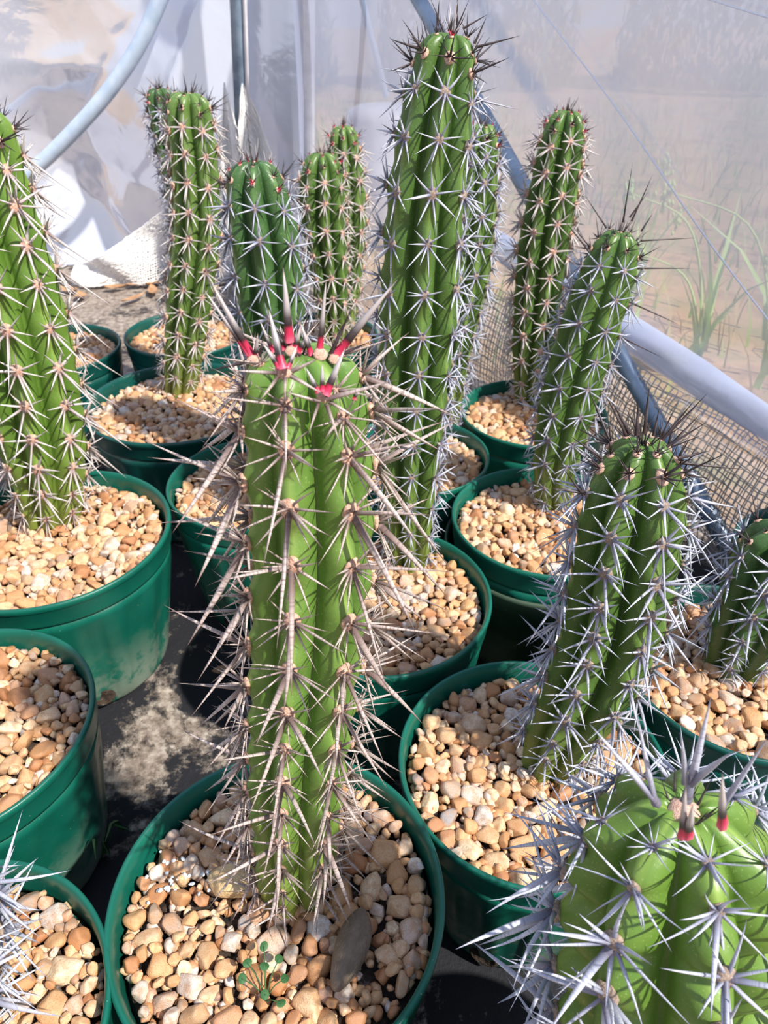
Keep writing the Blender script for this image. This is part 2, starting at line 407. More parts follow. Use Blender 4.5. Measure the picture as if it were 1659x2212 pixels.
# ---------------------------------------------------------------- netting (real strands)
def net(name, fn, nu, nv, w, mat, label, jit=.0, parent=None):
    def pt(i, j):
        return np.array(fn(i / nu, j / nv))
    P = np.array([[pt(i, j) for i in range(nu + 1)] for j in range(nv + 1)])
    P += nrng.normal(0, jit, P.shape)
    Vs, Fs, base = [], [], 0
    offs = [np.array([0, 0, 1.0]), np.array([.6, -.7, -.5]), np.array([-.6, .7, -.5])]
    def strand(line):
        nonlocal base
        m = len(line)
        d = np.gradient(line, axis=0); d /= (np.linalg.norm(d, axis=1, keepdims=True) + 1e-9)
        a1 = np.cross(d, [0.3, 0.9, 0.25]); a1 /= (np.linalg.norm(a1, axis=1, keepdims=True) + 1e-9); a2 = np.cross(d, a1)
        ring = [line + w * (a1 * math.cos(q) + a2 * math.sin(q)) for q in (0, 2.09, 4.19)]
        V = np.stack(ring, 1).reshape(-1, 3); Vs.append(V)
        k = np.arange(m - 1) * 3 + base
        for q in range(3):
            r_ = (q + 1) % 3
            Fs.append(np.stack([k + q, k + r_, k + 3 + r_, k + 3 + q], 1))
        base += len(V)
    for j in range(nv + 1): strand(P[j])
    for i in range(nu + 1): strand(P[:, i])
    o = link(name, mesh_np(name, np.concatenate(Vs), np.concatenate(Fs), smooth=False, mats=[mat]), parent)
    if parent is None: tag(o, label, 'netting')
    return o
M['net_grey'] = metal('grey_net_cord', srgb(168, 160, 152), srgb(206, 198, 190), .7, 0)
M['net_white'] = metal('white_net_cord', srgb(232, 228, 224), srgb(246, 244, 242), .7, 0)
def rnet(layer):
    def f(a, b):
        u = .42 + a * .9; v = b * (.205 - .12 * max(0, u - .8) - .02 * layer + .012 * math.sin(u * 17 + layer) + .05 * max(0, .75 - u))
        d = .028 + .03 * math.sin(b * math.pi * .9) + .012 * math.sin(u * 13 + b * 3 + layer * 2) + .05 * layer * (1 - b) + .010 * math.sin(u * 37)
        p = CORNER + RD * u + RN * d
        return (p.x, p.y, v + .006)
    return f
rn = net('shade_net', rnet(0), 160, 20, .0009, M['net_grey'], 'grey knotted netting gathered along the foot of the right sheet', .0005)
net('net_fold', rnet(.55), 120, 12, .0009, M['net_grey'], '', .0008, rn)
def bnet(a, b):
    x = -.80 + a * .57; h = .03 + .19 * min(1, a * 1.7) ** 1.2
    return (x, 1.875 - .03 * math.sin(a * 9) + .03 * b - .015 * math.sin(a * 23 + b * 4), .006 + h * b)
net('shade_net', bnet, 110, 26, .0015, M['net_white'], 'white fine netting bunched along the foot of the back sheet', .0008)
def flap(a, b):
    top = float(np.interp(a, [0, .17, .33, .43, .6, .85, 1], [.30, .45, .36, .45, .38, .28, .15]))
    x = -.362 + a * .155
    return (x, 1.76 + .018 * math.sin(a * 14), .01 + (top) * b)
net('shade_net', flap, 30, 80, .0013, M['net_white'], 'white peaked netting flap hanging from the grey post', .0008)

# ---------------------------------------------------------------- outside greenery
n = NB('grass_blade'); co = n.coord(); r_ = n.new('ShaderNodeNewGeometry').outputs['Random Per Island']
n.set(Base_Color=n.ramp(r_, [(0, srgb(120, 150, 60)), (.4, srgb(170, 186, 96)), (.7, srgb(206, 192, 140)), (1, srgb(190, 160, 110))]), Roughness=.6)
M['grass'] = n.m
def blades(pts, hmin, hmax, w, seed):
    r = random.Random(seed); Vs = []; Fs = []; b = 0
    for x, y, z in pts:
        a = r.uniform(0, 6.283); h = r.uniform(hmin, hmax); lean = r.uniform(.1, .8) * h; la = r.uniform(0, 6.283)
        for k in range(4):
            t = k / 3; ww = w * (1 - t * .95) / 2
            cx = x + math.cos(la) * lean * t * t; cy = y + math.sin(la) * lean * t * t; cz = z + h * t * (1 - .15 * t)
            Vs += [(cx - math.cos(a) * ww, cy - math.sin(a) * ww, cz), (cx + math.cos(a) * ww, cy + math.sin(a) * ww, cz)]
        for k in range(3): Fs.append((b + 2 * k, b + 2 * k + 1, b + 2 * k + 3, b + 2 * k + 2))
        b += 8
    return np.array(Vs), np.array(Fs)
pts = []
while len(pts) < 5200:
    x, y = rng.uniform(-.6, 4.5), rng.uniform(.3, 6)
    side = (Vector((x, y, 0)) - CORNER).dot(RN)
    if side > -.10: continue
    if noise.noise((x * 1.6, y * 1.6, 2)) < -.12 and rng.random() < .8: continue
    pts.append((x, y, -.02))
V, Fc = blades(pts, .05, .20, .007, 3)
o = link('grass', mesh_np('grass', V, Fc, mats=[M['grass']])); o['kind'] = 'stuff'; tag(o, 'dry and green grass growing outside the clear sheet', 'grass')
n = NB('weed_leaf'); n.set(Base_Color=srgb(196, 222, 130), Roughness=.5); M['weed'] = n.m
def weed(px, py, yy, tops, label):
    base = at_z(px, py, -.02)
    t = thing('tall_weed', label, 'weed', base, 'seeding weeds seen through the clear sheet')
    for k, (dx, dy, hz) in enumerate(tops):
        pts = catmull([Vector((0, 0, 0)), Vector((dx * .12, dy * .12, hz * .45)), Vector((dx * .42, dy * .42, hz * .85)), Vector((dx, dy, hz))], 5)
        V, Fc = tube(pts, list(np.linspace(.0035, .0012, len(pts))), 5); link('stem', mesh_np('stem', V, Fc, mats=[M['weed']]), t)
        q = [pts[-1] + Vector((rng.gauss(0, .006), rng.gauss(0, .006), rng.gauss(0, .012) - .004)) for _ in range(26)]
        Vs = []; Fs = []
        for i_, c in enumerate(q):
            r = .004; Vs += [c + Vector((r, 0, 0)), c + Vector((-r * .5, r * .8, 0)), c + Vector((-r * .5, -r * .8, 0)), c + Vector((0, 0, r * 1.8)), c - Vector((0, 0, r * 1.8))]
            b = 5 * i_; Fs += [(b, b + 1, b + 3), (b + 1, b + 2, b + 3), (b + 2, b, b + 3), (b + 1, b, b + 4), (b + 2, b + 1, b + 4), (b, b + 2, b + 4)]
        link('seed_head', mesh_np('seed_head', [tuple(v) for v in Vs], Fs, mats=[M['weed']]), t)
    lv = [(rng.gauss(0, .01), rng.gauss(0, .01), rng.uniform(0, .1)) for _ in range(9)]
    V, Fc = blades(lv, .14, .3, .016, px); link('leaf_tuft', mesh_np('leaf_tuft', V, Fc, mats=[M['weed']]), t)
weed(1500, 800, 1, [(-.20, .0, .34), (-.14, .05, .22)], 'tall weed with arching seeding stems beyond the right sheet')
weed(1640, 840, 1, [(-.26, 0, .36), (-.05, 0, .26)], 'tall weed nearest the right edge of the sheet')
weed(1350, 700, 1, [(.02, 0, .34), (.07, 0, .24)], 'green leafy weed with an upright head behind the leaning cactus')
n = NB('bush_leaf'); r_ = n.new('ShaderNodeNewGeometry').outputs['Random Per Island']
n.set(Base_Color=n.ramp(r_, [(0, srgb(52, 76, 36)), (.6, srgb(104, 122, 60)), (1, srgb(160, 150, 96))]), Roughness=.6); M['bush'] = n.m
def bush(x, y, r, h, seed, label):
    q = random.Random(seed); pts = []
    for _ in range(2600):
        a, b = q.uniform(0, 6.283), math.acos(q.uniform(-.2, 1)); rr = q.uniform(.75, 1)
        pts.append((x + r * rr * math.sin(b) * math.cos(a), y + r * rr * math.sin(b) * math.sin(a), max(0, h * rr * math.cos(b))))
    V, Fc = blades(pts, .08, .2, .04, seed); o = link('bush', mesh_np('bush', V, Fc, mats=[M['bush']])); tag(o, label, 'bush', 'bushes outside the tent')
for k, (x, y, r, h) in enumerate([(-1.2, 7.4, .8, 1.3), (.8, 7.6, .9, 1.5), (2.9, 7.5, .9, 1.6), (5.0, 7.4, .9, 1.5), (-3.2, 7.5, .8, 1.4), (7.2, 7.6, 1.0, 1.7)]):
    bush(x, y, r, h, 20 + k, 'blurred leafy bush far outside behind the plastic sheets')
# pale round water drum outside
V, Fc = lathe([(.0, .36), (.10, .36), (.125, .35), (.132, .33), (.132, .2), (.136, .19), (.132, .18), (.13, .03), (.12, 0), (0, 0)], 40)
o = link('drum', mesh_np('drum', V, Fc, mats=[M['strip_white']])); o.location = (.02, 2.4, -.01); tag(o, 'rounded white drum outside behind the sheet, left of the tallest cactus', 'drum')

# ---------------------------------------------------------------- pebbles
def ico(sub):
    import bmesh
    bm = bmesh.new(); bmesh.ops.create_icosphere(bm, subdivisions=sub, radius=1)
    V = np.array([v.co[:] for v in bm.verts]); Fc = np.array([[v.index for v in f.verts] for f in bm.faces]); bm.free(); return V, Fc
ICO2, ICO1 = ico(3), ico(1)
def pebble_shape(src, seed):
    r = np.random.default_rng(seed); V = src[0].copy()
    for _ in range(13):
        nn = r.normal(size=3); nn /= np.linalg.norm(nn); d = r.uniform(.52, .86)
        s = V @ nn - d; over = s > 0
        V[over] -= np.outer(s[over] * .9, nn)
    V *= np.array([1.0, r.uniform(.68, .95), r.uniform(.5, .75)])
    V *= 1.26
    return V
PEB_ME = [mesh_np('pebble', pebble_shape(ICO2, 100 + k), ICO2[1], mats=[M['pebble']]) for k in range(14)]
PEB_LO = [pebble_shape(ICO1, 200 + k) for k in range(10)]
def rand_rot(r, tilt=.5):
    return Matrix.Rotation(r.uniform(0, 6.283), 3, 'Z') @ Matrix.Rotation(r.gauss(0, tilt), 3, 'X') @ Matrix.Rotation(r.gauss(0, tilt), 3, 'Y')

def make_gravel(root, R, z, holes, seed, extras=()):
    r = random.Random(seed); px0 = root.location
    placed = [[e_[0], e_[1], e_[2]] for e_ in extras]; out = []
    arr = np.zeros((1000, 3)); nA = 0
    for e_ in placed: arr[nA] = e_; nA += 1
    for h in holes: arr[nA] = (h[0], h[1], h[2]); nA += 1
    for phase, (tries, lo, hi, pack) in enumerate([(900, .0070, .0100, .84), (3500, .0046, .0070, .80), (9000, .0030, .0048, .78)]):
        for _ in range(tries):
            if nA >= 940: break
            a = r.uniform(0, 6.283); rr = math.sqrt(r.random()) * (R - .003); x, y = rr * math.cos(a), rr * math.sin(a)
            s = r.uniform(lo, hi)
            if phase == 0 and r.random() < .75: continue
            if rr + s * .8 > R: continue
            d = np.hypot(arr[:nA, 0] - x, arr[:nA, 1] - y)
            if np.any(d < (arr[:nA, 2] + s) * pack): continue
            arr[nA] = (x, y, s); nA += 1; out.append((x, y, s))
    vis = []; rest = []
    for p_ in out:
        q = project((px0.x + p_[0], px0.y + p_[1], z))
        (vis if -25 < q[0] < 1684 and -20 < q[1] < 2235 else rest).append((p_, q[2]))
    vis.sort(key=lambda v: -v[0][2] / v[1])
    rest += vis[292:]; vis = vis[:292]
    for (x, y, s), _ in vis:
        m = rand_rot(r).to_4x4() @ Matrix.Diagonal((s, s, s, 1)); m.translation = (x, y, z + r.gauss(0, .0012) - s * .45)
        link('pebble', PEB_ME[r.randrange(14)], root, matrix=m)
    Vs, Fs, b = [], [], 0
    lst = [(p_[0], p_[1], p_[2], z - p_[2] * .45) for p_, _ in rest]
    for _ in range(820):
        a = r.uniform(0, 6.283); rr = math.sqrt(r.random()) * (R - .001)
        s = r.uniform(.0026, .0052); lst.append((rr * math.cos(a), rr * math.sin(a), s, z - .0056 + r.gauss(0, .001)))
    for x, y, s, zz in lst:
        V = PEB_LO[r.randrange(10)] @ np.array(rand_rot(r, .8)).T * s + np.array((x, y, zz))
        Vs.append(V); Fs.append(ICO1[1] + b); b += len(V)
    g = link('gravel', mesh_np('gravel', np.concatenate(Vs), np.concatenate(Fs), smooth=False, mats=[M['pebble_small']]), root); g['kind'] = 'stuff'

# ---------------------------------------------------------------- pots
def make_pot(root, R, H, mat, hole_dirs=(-2.0,), seed=0, flute=.014):
    T = .0028
    def wob(a, z):
        k = max(0, min(1, (H - .034 - z) / .02)) * min(1, z / .012)
        return 1 + flute * k * np.tanh(3 * np.cos(16 * a))
    Rb = R * .74; z1 = H - .026
    slope = (R * .965 - Rb) / z1
    outer = [(0, 0), (Rb * .6, 0), (Rb - .004, 0), (Rb - .001, .001), (Rb, .004)] + [(Rb + slope * z, z) for z in np.linspace(.014, z1, 12)]
    inner = [(Rb + slope * z - T, z) for z in (z1, z1 * .8, z1 * .6, z1 * .3, .004)] + [(0, .004)]
    V, Fc = lathe(outer + inner, 192, wob=wob)
    body = link('pot_body', mesh_np('pot_body', V, Fc, mats=[mat]), root)
    rim = [(R * .965, z1 - .001), (R * .972, z1 + .0015), (R * .975, z1 + .003), (R * .984, H - .0085), (R * .990, H - .0072), (R * .9985, H - .0055), (R, H - .003), (R * .997, H - .0008), (R * .985, H), (R * .968, H - .0006),
           (R * .958, H - .0030), (R * .952, H - .0042), (R * .948, H - .008), (R * .940, z1 + .004), (R * .930, z1 - .001)]
    V, Fc = lathe(rim, 128, closed=True)
    link('rim', mesh_np('rim', V, Fc, mats=[mat]), body)
    for a in hole_dirs:                                     # drainage hole low on the wall
        rr = Rb + slope * .016 + .0002
        V, Fc = lathe([(0, .0006), (.0075, .0006), (.0084, .0012), (.0096, .0010), (.0104, 0)], 20)
        m = (Matrix.Translation((rr * math.cos(a), rr * math.sin(a), .016)) @ Matrix.Rotation(a, 4, 'Z') @ Matrix.Rotation(math.pi / 2, 4, 'Y') @ Matrix.Diagonal((1, 1.1, 1, 1)))
        link('drain_hole', mesh_np('drain_hole', V, Fc, mats=[M['soil']]), body, matrix=m)
    return body
def make_soil(root, R, z, H):
    r1 = R * .74 * .97
    V, Fc = lathe([(0, .006), (r1, .006), (R * .945 - .002 - (H - z) * .05, z - .011), (R * .6, z - .009), (0, z - .009)], 48)
    link('soil', mesh_np('soil', V, Fc, mats=[M['soil']]), root)

# ---------------------------------------------------------------- spines
def unit_spine(bend, flat, sides=6):
    ts = [0, .05, .14, .3, .5, .7, .86, .95]; rr = [1.35, 1.18, 1.0, .92, .74, .47, .24, .10]
    V, T = [], []
    for t, r in zip(ts, rr):
        for i in range(sides):
            a = 2 * math.pi * i / sides
            V.append((bend * t * t + r * math.cos(a) * .5 * 0 + r * math.cos(a) * 1e-9, 0, t)); V[-1] = (r * math.cos(a), r * math.sin(a) * flat, t); T.append(t)
    V.append((0, 0, 1)); T.append(1)
    Fs = []
    for k in range(len(ts) - 1):
        for i in range(sides):
            j = (i + 1) % sides; a, b, c, d = k * sides + i, k * sides + j, (k + 1) * sides + j, (k + 1) * sides + i
            Fs += [(a, b, c), (a, c, d)]
    k = (len(ts) - 1) * sides
    for i in range(sides): Fs.append((k + i, k + (i + 1) % sides, len(V) - 1))
    return np.array(V), np.array(Fs), np.array(T), bend
UNIT = [unit_spine(0, f) for f in (.62, .75, .9)]
def spine_np(L, w, bend, var):
    V, Fc, T, _ = UNIT[var]
    V = V * np.array([w, w, L]); V[:, 0] += bend * L * T * T
    return V, Fc, T
# shared single-spine meshes in unit form (scaled by object matrix), bend baked in relative to width/length
_sp_cache = {}
def spine_mesh(mat_key, L, w, bend, var):
    qL = round(L / .003) * .003; qb = round(bend / .06) * .06; key = (mat_key, round(qL, 4), round(w * 1e4), round(qb, 3), var)
    if key not in _sp_cache:
        V, Fc, T = spine_np(qL, w, qb, var); _sp_cache[key] = mesh_np('spine', V, Fc, T, mats=[M[mat_key]])
    return _sp_cache[key]
def rot_to(d, roll):
    q = Vector(d).to_track_quat('Z', 'Y').to_matrix() @ Matrix.Rotation(roll, 3, 'Z'); return q
def pad_mesh(mat_key, seed, a, b, h):
    r = np.random.default_rng(seed); V = ICO_PAD[0] * (1 + r.normal(0, .07, (len(ICO_PAD[0]), 1)))
    V = V * np.array([a, b, h]); return V, ICO_PAD[1]
ICO_PAD = ico(2)
PAD_ME = {}
def pad(mat_key):
    if mat_key not in PAD_ME:
        PAD_ME[mat_key] = [mesh_np('areole', *pad_mesh(mat_key, 40 + k, .0034, .0040, .0018), mats=[M[mat_key]]) for k in range(5)]
    return PAD_ME[mat_key]
# style: (radial list maker). direction frame: x lateral, y up the stem, z out of the skin
def D(az, el):          # az: 0 = up the stem, clockwise; el: elevation above the skin
    az, el = math.radians(az), math.radians(el)
    return Vector((math.sin(az) * math.cos(el), math.cos(az) * math.cos(el), math.sin(el)))
def style_long(r):
    S = []
    for az in (38, 72, 108, 142, 178, 218, 252, 288, 322):
        S.append((D(az + r.gauss(0, 7), r.uniform(14, 34)), r.uniform(.013, .021), r.uniform(.00050, .00062), r.gauss(0, .08), 1))
    S.append((D(180 + r.gauss(0, 9), r.uniform(26, 42)), r.uniform(.032, .046), .00135, r.gauss(0, .05), 0))
    S.append((D(r.choice((1, -1)) * r.uniform(60, 85), r.uniform(32, 55)), r.uniform(.026, .038), .00105, r.gauss(0, .06), 0))
    S.append((D(r.uniform(-25, 25), r.uniform(50, 75)), r.uniform(.012, .019), .00060, r.gauss(0, .05), 1))
    S.append((D(r.uniform(-60, 60), r.uniform(30, 45)), r.uniform(.010, .014), .00045, 0, 1))
    return S
def style_star(r, n=8, L=(.0165, .0205), w=.00080, cen=1, el=(12, 28)):
    S = []; off = r.uniform(0, 360 / n)
    for k in range(n):
        az = off + 360 * k / n + r.gauss(0, 6); down = .5 - .5 * math.cos(math.radians(az))
        S.append((D(az, r.uniform(*el)), r.uniform(*L) * (.8 + .28 * down), w * r.uniform(.85, 1.1), r.gauss(0, .06), 1))
    for _ in range(cen):
        S.append((D(180 + r.gauss(0, 40), r.uniform(38, 65)), r.uniform(*L) * 1.02, w * 1.05, r.gauss(0, .05), 1))
    return S
def style_bold(r):
    S = []; off = r.uniform(-12, 12)
    for k in range(9):
        az = off + 40 * k + r.gauss(0, 6)
        S.append((D(az, r.uniform(12, 40)), r.uniform(.014, .030), r.uniform(.0006, .0009), r.gauss(0, .14), 1))
    S.append((D(180 + r.gauss(0, 25), r.uniform(35, 55)), r.uniform(.026, .036), .0013, r.gauss(0, .08), 0))
    S.append((D(r.choice((-70, 70)) + r.gauss(0, 12), r.uniform(35, 55)), r.uniform(.022, .032), .0011, r.gauss(0, .08), 0))
    return S
def style_down(r):       # star with one long bent-down central
    S = style_star(r, 8, (.014, .018), .0008, 0)
    S.append((D(175 + r.gauss(0, 12), r.uniform(30, 45)), r.uniform(.026, .036), .0009, r.gauss(0, .05), 0))
    S.append((D(r.uniform(-40, 40), r.uniform(45, 65)), r.uniform(.010, .014), .0006, 0, 1))
    return S
def style_side(r):
    S = style_star(r, 8, (.015, .021), .0008, 0)
    S.append((D(185 + r.gauss(0, 18), r.uniform(30, 48)), r.uniform(.022, .034), .00095, r.gauss(0, .07), 0))
    S.append((D(r.choice((-1, 1)) * r.uniform(50, 80), r.uniform(35, 60)), r.uniform(.018, .026), .0008, r.gauss(0, .06), 1))
    return S
def style_crown(r):
    S = []
    for k in range(7):
        S.append((D(51 * k + r.gauss(0, 10), r.uniform(35, 70)), r.uniform(.008, .020), .0006, r.gauss(0, .08), 1))
    S.append((D(r.uniform(-40, 40), r.uniform(60, 85)), r.uniform(.018, .030), .0008, 0, 1))
    return S
def style_small(r):
    return style_star(r, 8, (.011, .0145), .00068, 1, (15, 35))
STYLES = {'long': (style_long, 'spine_grey', 'wool_tan'), 'star': (style_star, 'spine_white', 'wool_grey'), 'bold': (style_bold, 'spine_white', 'wool_grey'),
          'down': (style_down, 'spine_tan', 'wool_tan'), 'side': (style_side, 'spine_white', 'wool_grey'), 'small': (style_small, 'spine_tan', 'wool_tan'),
          'smallw': (style_small, 'spine_white', 'wool_grey'),
          'crown': (style_crown, 'spine_dark', 'wool_pale'), 'young': (style_crown, 'spine_young', 'wool_pale')}
TEMPL = {}
def template(style):
    if style not in TEMPL:
        fn, sm, wm = STYLES[style]; L = []
        for k in range(9):
            r = random.Random(hash_(style) + k); S = [(d, l, w, b, v, r.uniform(0, 6.283)) for d, l, w, b, v in fn(r)]
            Vs, Fs, Ts, base, mi = [], [], [], 0, []
            for d, l, w, b, v, roll in S:
                V, Fc, T = spine_np(l, w, b, v); R3 = np.array(rot_to(d, roll))
                V = V @ R3.T + np.array(d) * .0008; Vs.append(V); Fs.append(Fc + base); Ts.append(T); base += len(V); mi += [0] * len(Fc)
            V, Fc = pad_mesh(wm, 60 + k, .0028, .0033, .0015); Vs.append(V); Fs.append(Fc + base); Ts.append(np.zeros(len(V))); mi += [1] * len(Fc)
            me = mesh_np('spine_cluster', np.concatenate(Vs), np.concatenate(Fs), np.concatenate(Ts), mats=[M[sm], M[wm]])
            me.polygons.foreach_set('material_index', mi)
            L.append((me, S, sm, wm))
        TEMPL[style] = L
    return TEMPL[style]
def hash_(s): return sum(ord(c) * (i + 3) for i, c in enumerate(s)) * 17

# ---------------------------------------------------------------- cactus stem
def interp(xs, ys, x): return float(np.interp(x, xs, ys))
def make_stem(root, pts, radii, ribs, phase, depth, mat, style, spacing, seed, dome=.75, split=0, scale=1.0, crown='crown', crownscale=1.0, step=.0032, bump=.05, name='cactus_stem', notch=None, young=0, base_skip=.006, flatp=2.4):
    r = random.Random(seed); loc = root.location
    notch = bump * .55 if notch is None else notch
    cur = [p - loc for p in catmull(pts, 14)]
    seg = [0]
    for a, b in zip(cur[:-1], cur[1:]): seg.append(seg[-1] + (b - a).length)
    L = seg[-1]; K = len(pts); kn = np.linspace(0, 1, K)
    # arclength of control points
    kl = [seg[min(14 * i, len(seg) - 1)] for i in range(K)]
    ca = np.array([tuple(p) for p in cur]); sg = np.array(seg)
    def pos(l):
        l = min(max(l, 0), L); return Vector([np.interp(l, sg, ca[:, i]) for i in range(3)])
    def tan(l): return (pos(l + .006) - pos(l - .006)).normalized()
    Rt = radii[-1]; dh = Rt * dome
    def rad(l):
        R = interp(kl, radii, l)
        x = (L - l) / dh
        if x < 1: R *= .30 + .70 * max(0.0, 1 - (1 - max(x, 0)) ** flatp) ** (1 / flatp)
        return R
    # areole heights per rib
    AR = []
    for k in range(ribs):
        odd = (k * 0.5) % 1 if ribs % 2 == 0 else (k * .5) % 1 + (.0 if k else 0)
        l = L - dh * .10 - spacing * .22 * (odd * 2); st = [.32, .55, .8]; lst = []
        i = 0
        while l > base_skip:
            lst.append(l); l -= spacing * (st[i] if i < 3 else 1.0) * r.uniform(.92, 1.08) * (1 if l > .05 else .72); i += 1
        AR.append(lst)
    n_per = 14; nth = ribs * n_per
    def frame(l):
        t = tan(l); f = Vector((0, -1, 0)); f = (f - t * f.dot(t)).normalized(); s_ = t.cross(f).normalized()    # f faces the camera, s_ to the right
        return t, f, -s_ if s_.x < 0 else s_
    nearA = [np.array(a) for a in AR]
    sig = spacing * .22
    def surf(l, k, u):      # k rib index, u in -.5...5 across the rib
        t, f, s_ = frame(l); th = phase + (k + u) * 2 * math.pi / ribs
        au = abs(u) * 2; R = rad(l)
        g = 1 - depth * (.45 * au * au + .55 * (1 - math.sqrt(1 - .98 * au * au)))
        a_ = nearA[k]; dd = (l - a_)
        bp = float(np.sum(np.exp(-(dd / sig) ** 2))) if len(a_) else 0
        ch = float(np.sum(np.exp(-((dd - sig * 2.0) / (sig * .7)) ** 2))) if len(a_) else 0
        w = math.exp(-(au / .5) ** 2)
        rr = R * (g + bump * w * bp - notch * (w if notch < .1 else math.exp(-(au / .8) ** 2)) * ch)
        return pos(l) + (f * math.cos(th) + s_ * math.sin(th)) * rr
    ls = list(np.arange(-.012, L - dh, step)); top = L - dh
    ls += [top + dh * math.sin(q * math.pi / 2) for q in np.linspace(0, 1, 15)]
    APEX = [(.22, -.03), (.13, -.10), (.02, -.14)]
    ls += [L] * 3
    V, T, Hh = [], [], []
    for li, l in enumerate(ls):
        lc = max(l, 0)
        t, f, s_ = frame(lc); R = rad(lc); P0 = pos(lc) + (t * l if l < 0 else Vector())
        if li >= len(ls) - 3:
            q_ = APEX[li - len(ls) + 3]; R = Rt * q_[0]; P0 = P0 + t * q_[1] * Rt
        for k in range(ribs):
            a_ = nearA[k]; dd = lc - a_; bp = float(np.exp(-(dd / sig) ** 2).sum()); ch = float(np.exp(-((dd - sig * 2) / (sig * .7)) ** 2).sum())
            for j in range(n_per):
                u = (j / n_per) - .5; au = abs(u) * 2; g = 1 - depth * (.45 * au * au + .55 * (1 - math.sqrt(1 - .98 * au * au)))
                w = math.exp(-(au / .5) ** 2); th = phase + (k + u) * 2 * math.pi / ribs
                rr = R * (g + bump * w * bp - notch * (w if notch < .1 else math.exp(-(au / .8) ** 2)) * ch)
                V.append(tuple(P0 + (f * math.cos(th) + s_ * math.sin(th)) * rr)); T.append(au); Hh.append(lc / L)
    m = len(ls); i = np.arange(nth); jn = (i + 1) % nth
    Fs = [np.stack([q * nth + i, q * nth + jn, (q + 1) * nth + jn, (q + 1) * nth + i], 1) for q in range(m - 1)]
    me = mesh_np(name, V, np.concatenate(Fs), T, mats=[mat])
    at = me.attributes.new('h', 'FLOAT', 'POINT'); at.data.foreach_set('value', np.array(Hh, dtype=np.float32))
    stem = link(name, me, root)
    # recessed apex cap
    tN = tan(L); capP = pos(L) - tN * Rt * .13
    V, Fc = pad_mesh('', seed, 1, 1, .7); q = tN.to_track_quat('Z', 'Y').to_matrix().to_4x4(); q.translation = capP
    link('crown_wool', mesh_np('crown_wool', V * Rt * .20, Fc, mats=[M['wool_pale']]), stem, matrix=q)
    # clusters
    items = []
    for k in range(ribs):
        for i, l in enumerate(AR[k]):
            e_ = .0012; p0 = surf(l, k, 0); ts = (surf(min(l + e_, L - .0002), k, 0) - surf(l - e_, k, 0)).normalized(); tt = (surf(l, k, .06) - surf(l, k, -.06)).normalized()
            nrm = tt.cross(ts)
            if nrm.dot(p0 - pos(l - .002)) < 0: nrm = -nrm
            nrm.normalize(); yv = (tan(l) - nrm * tan(l).dot(nrm))
            yv = yv.normalized() if yv.length > .05 else ts
            xv = yv.cross(nrm).normalized()
            if i < 3: nrm = (nrm + tan(l) * (.5, .3, .15)[i]).normalized(); xv = yv.cross(nrm).normalized(); yv = nrm.cross(xv)
            wp = p0 + loc; view = (Vector((0, 0, CAM_H)) - wp); pj = project(wp)
            face = nrm.dot(view.normalized()); vis = -60 < pj[0] < 1720 and -60 < pj[1] < 2270
            items.append((face if vis else -2, i, l, p0, Matrix((xv, yv, nrm)).transposed()))
    items.sort(key=lambda q: -q[0]); left = split
    for face, i, l, p0, M3 in items:
        st = style; sc = scale * r.uniform(.9, 1.12)
        if i < 2 and crown: st = 'young' if (young and r.random() < young) else crown; sc = crownscale * r.uniform(.8, 1.1) * (.6 if i == 0 else 1)
        if i == 2: sc *= .9
        if l < .05: sc *= .72
        me, S, sm, wm = template(st)[r.randrange(9)]
        m4 = (M3 @ Matrix.Rotation(r.gauss(0, .12), 3, 'Z')).to_4x4() @ Matrix.Diagonal((sc, sc, sc, 1)); m4.translation = p0
        if left >= len(S) and face > .1:
            left -= len(S)
            ar = link('areole', pad(wm)[r.randrange(5)], root, matrix=m4)
            for d, ln, w, b, v, roll in S:
                mm = rot_to(d, roll).to_4x4(); mm.translation = d * .0008
                link('spine', spine_mesh(sm, ln, w, b, v), ar, matrix=mm)
        else:
            link('spine_cluster', me, root, matrix=m4)
    for k in range(9 if young or crown else 0):
        a = r.uniform(0, 6.283); el = r.uniform(.9, 1.5); t, f, s_ = frame(L - .001)
        d = (f * math.cos(a) + s_ * math.sin(a)) * math.cos(el) + t * math.sin(el)
        o_ = pos(L) - t * Rt * .12 + (f * math.cos(a) + s_ * math.sin(a)) * Rt * r.uniform(.02, .2)
        ln = r.uniform(.008, .017) * crownscale * 1.4; m4 = rot_to(d, a).to_4x4(); m4.translation = o_
        link('spine', spine_mesh('spine_young' if young and k % 2 else 'spine_dark', ln, .0006, .06, 1), root, matrix=m4)
    return pos, rad, L
def extra_spines(root, lst, mat_key, y0, w=.0009):
    """long single spines given by base and tip as seen in the photograph, at the depth of the stem"""
    for (bx, by, tx, ty, dy, *ww) in lst:
        if mat_key == 'spine_young': ww = [(ww[0] if ww else w) * 1.4]
        p = at_y(bx, by, y0); q = at_y(tx, ty, y0 + dy); d = q - p; ln = d.length
        m = rot_to(d.normalized(), rng.uniform(0, 6.28)).to_4x4(); m.translation = p - root.location
        V, Fc, T = spine_np(ln, ww[0] if ww else w, rng.gauss(0, .02), 1)
        link('spine', mesh_np('spine', V, Fc, T, mats=[M[mat_key]]), root, matrix=m)

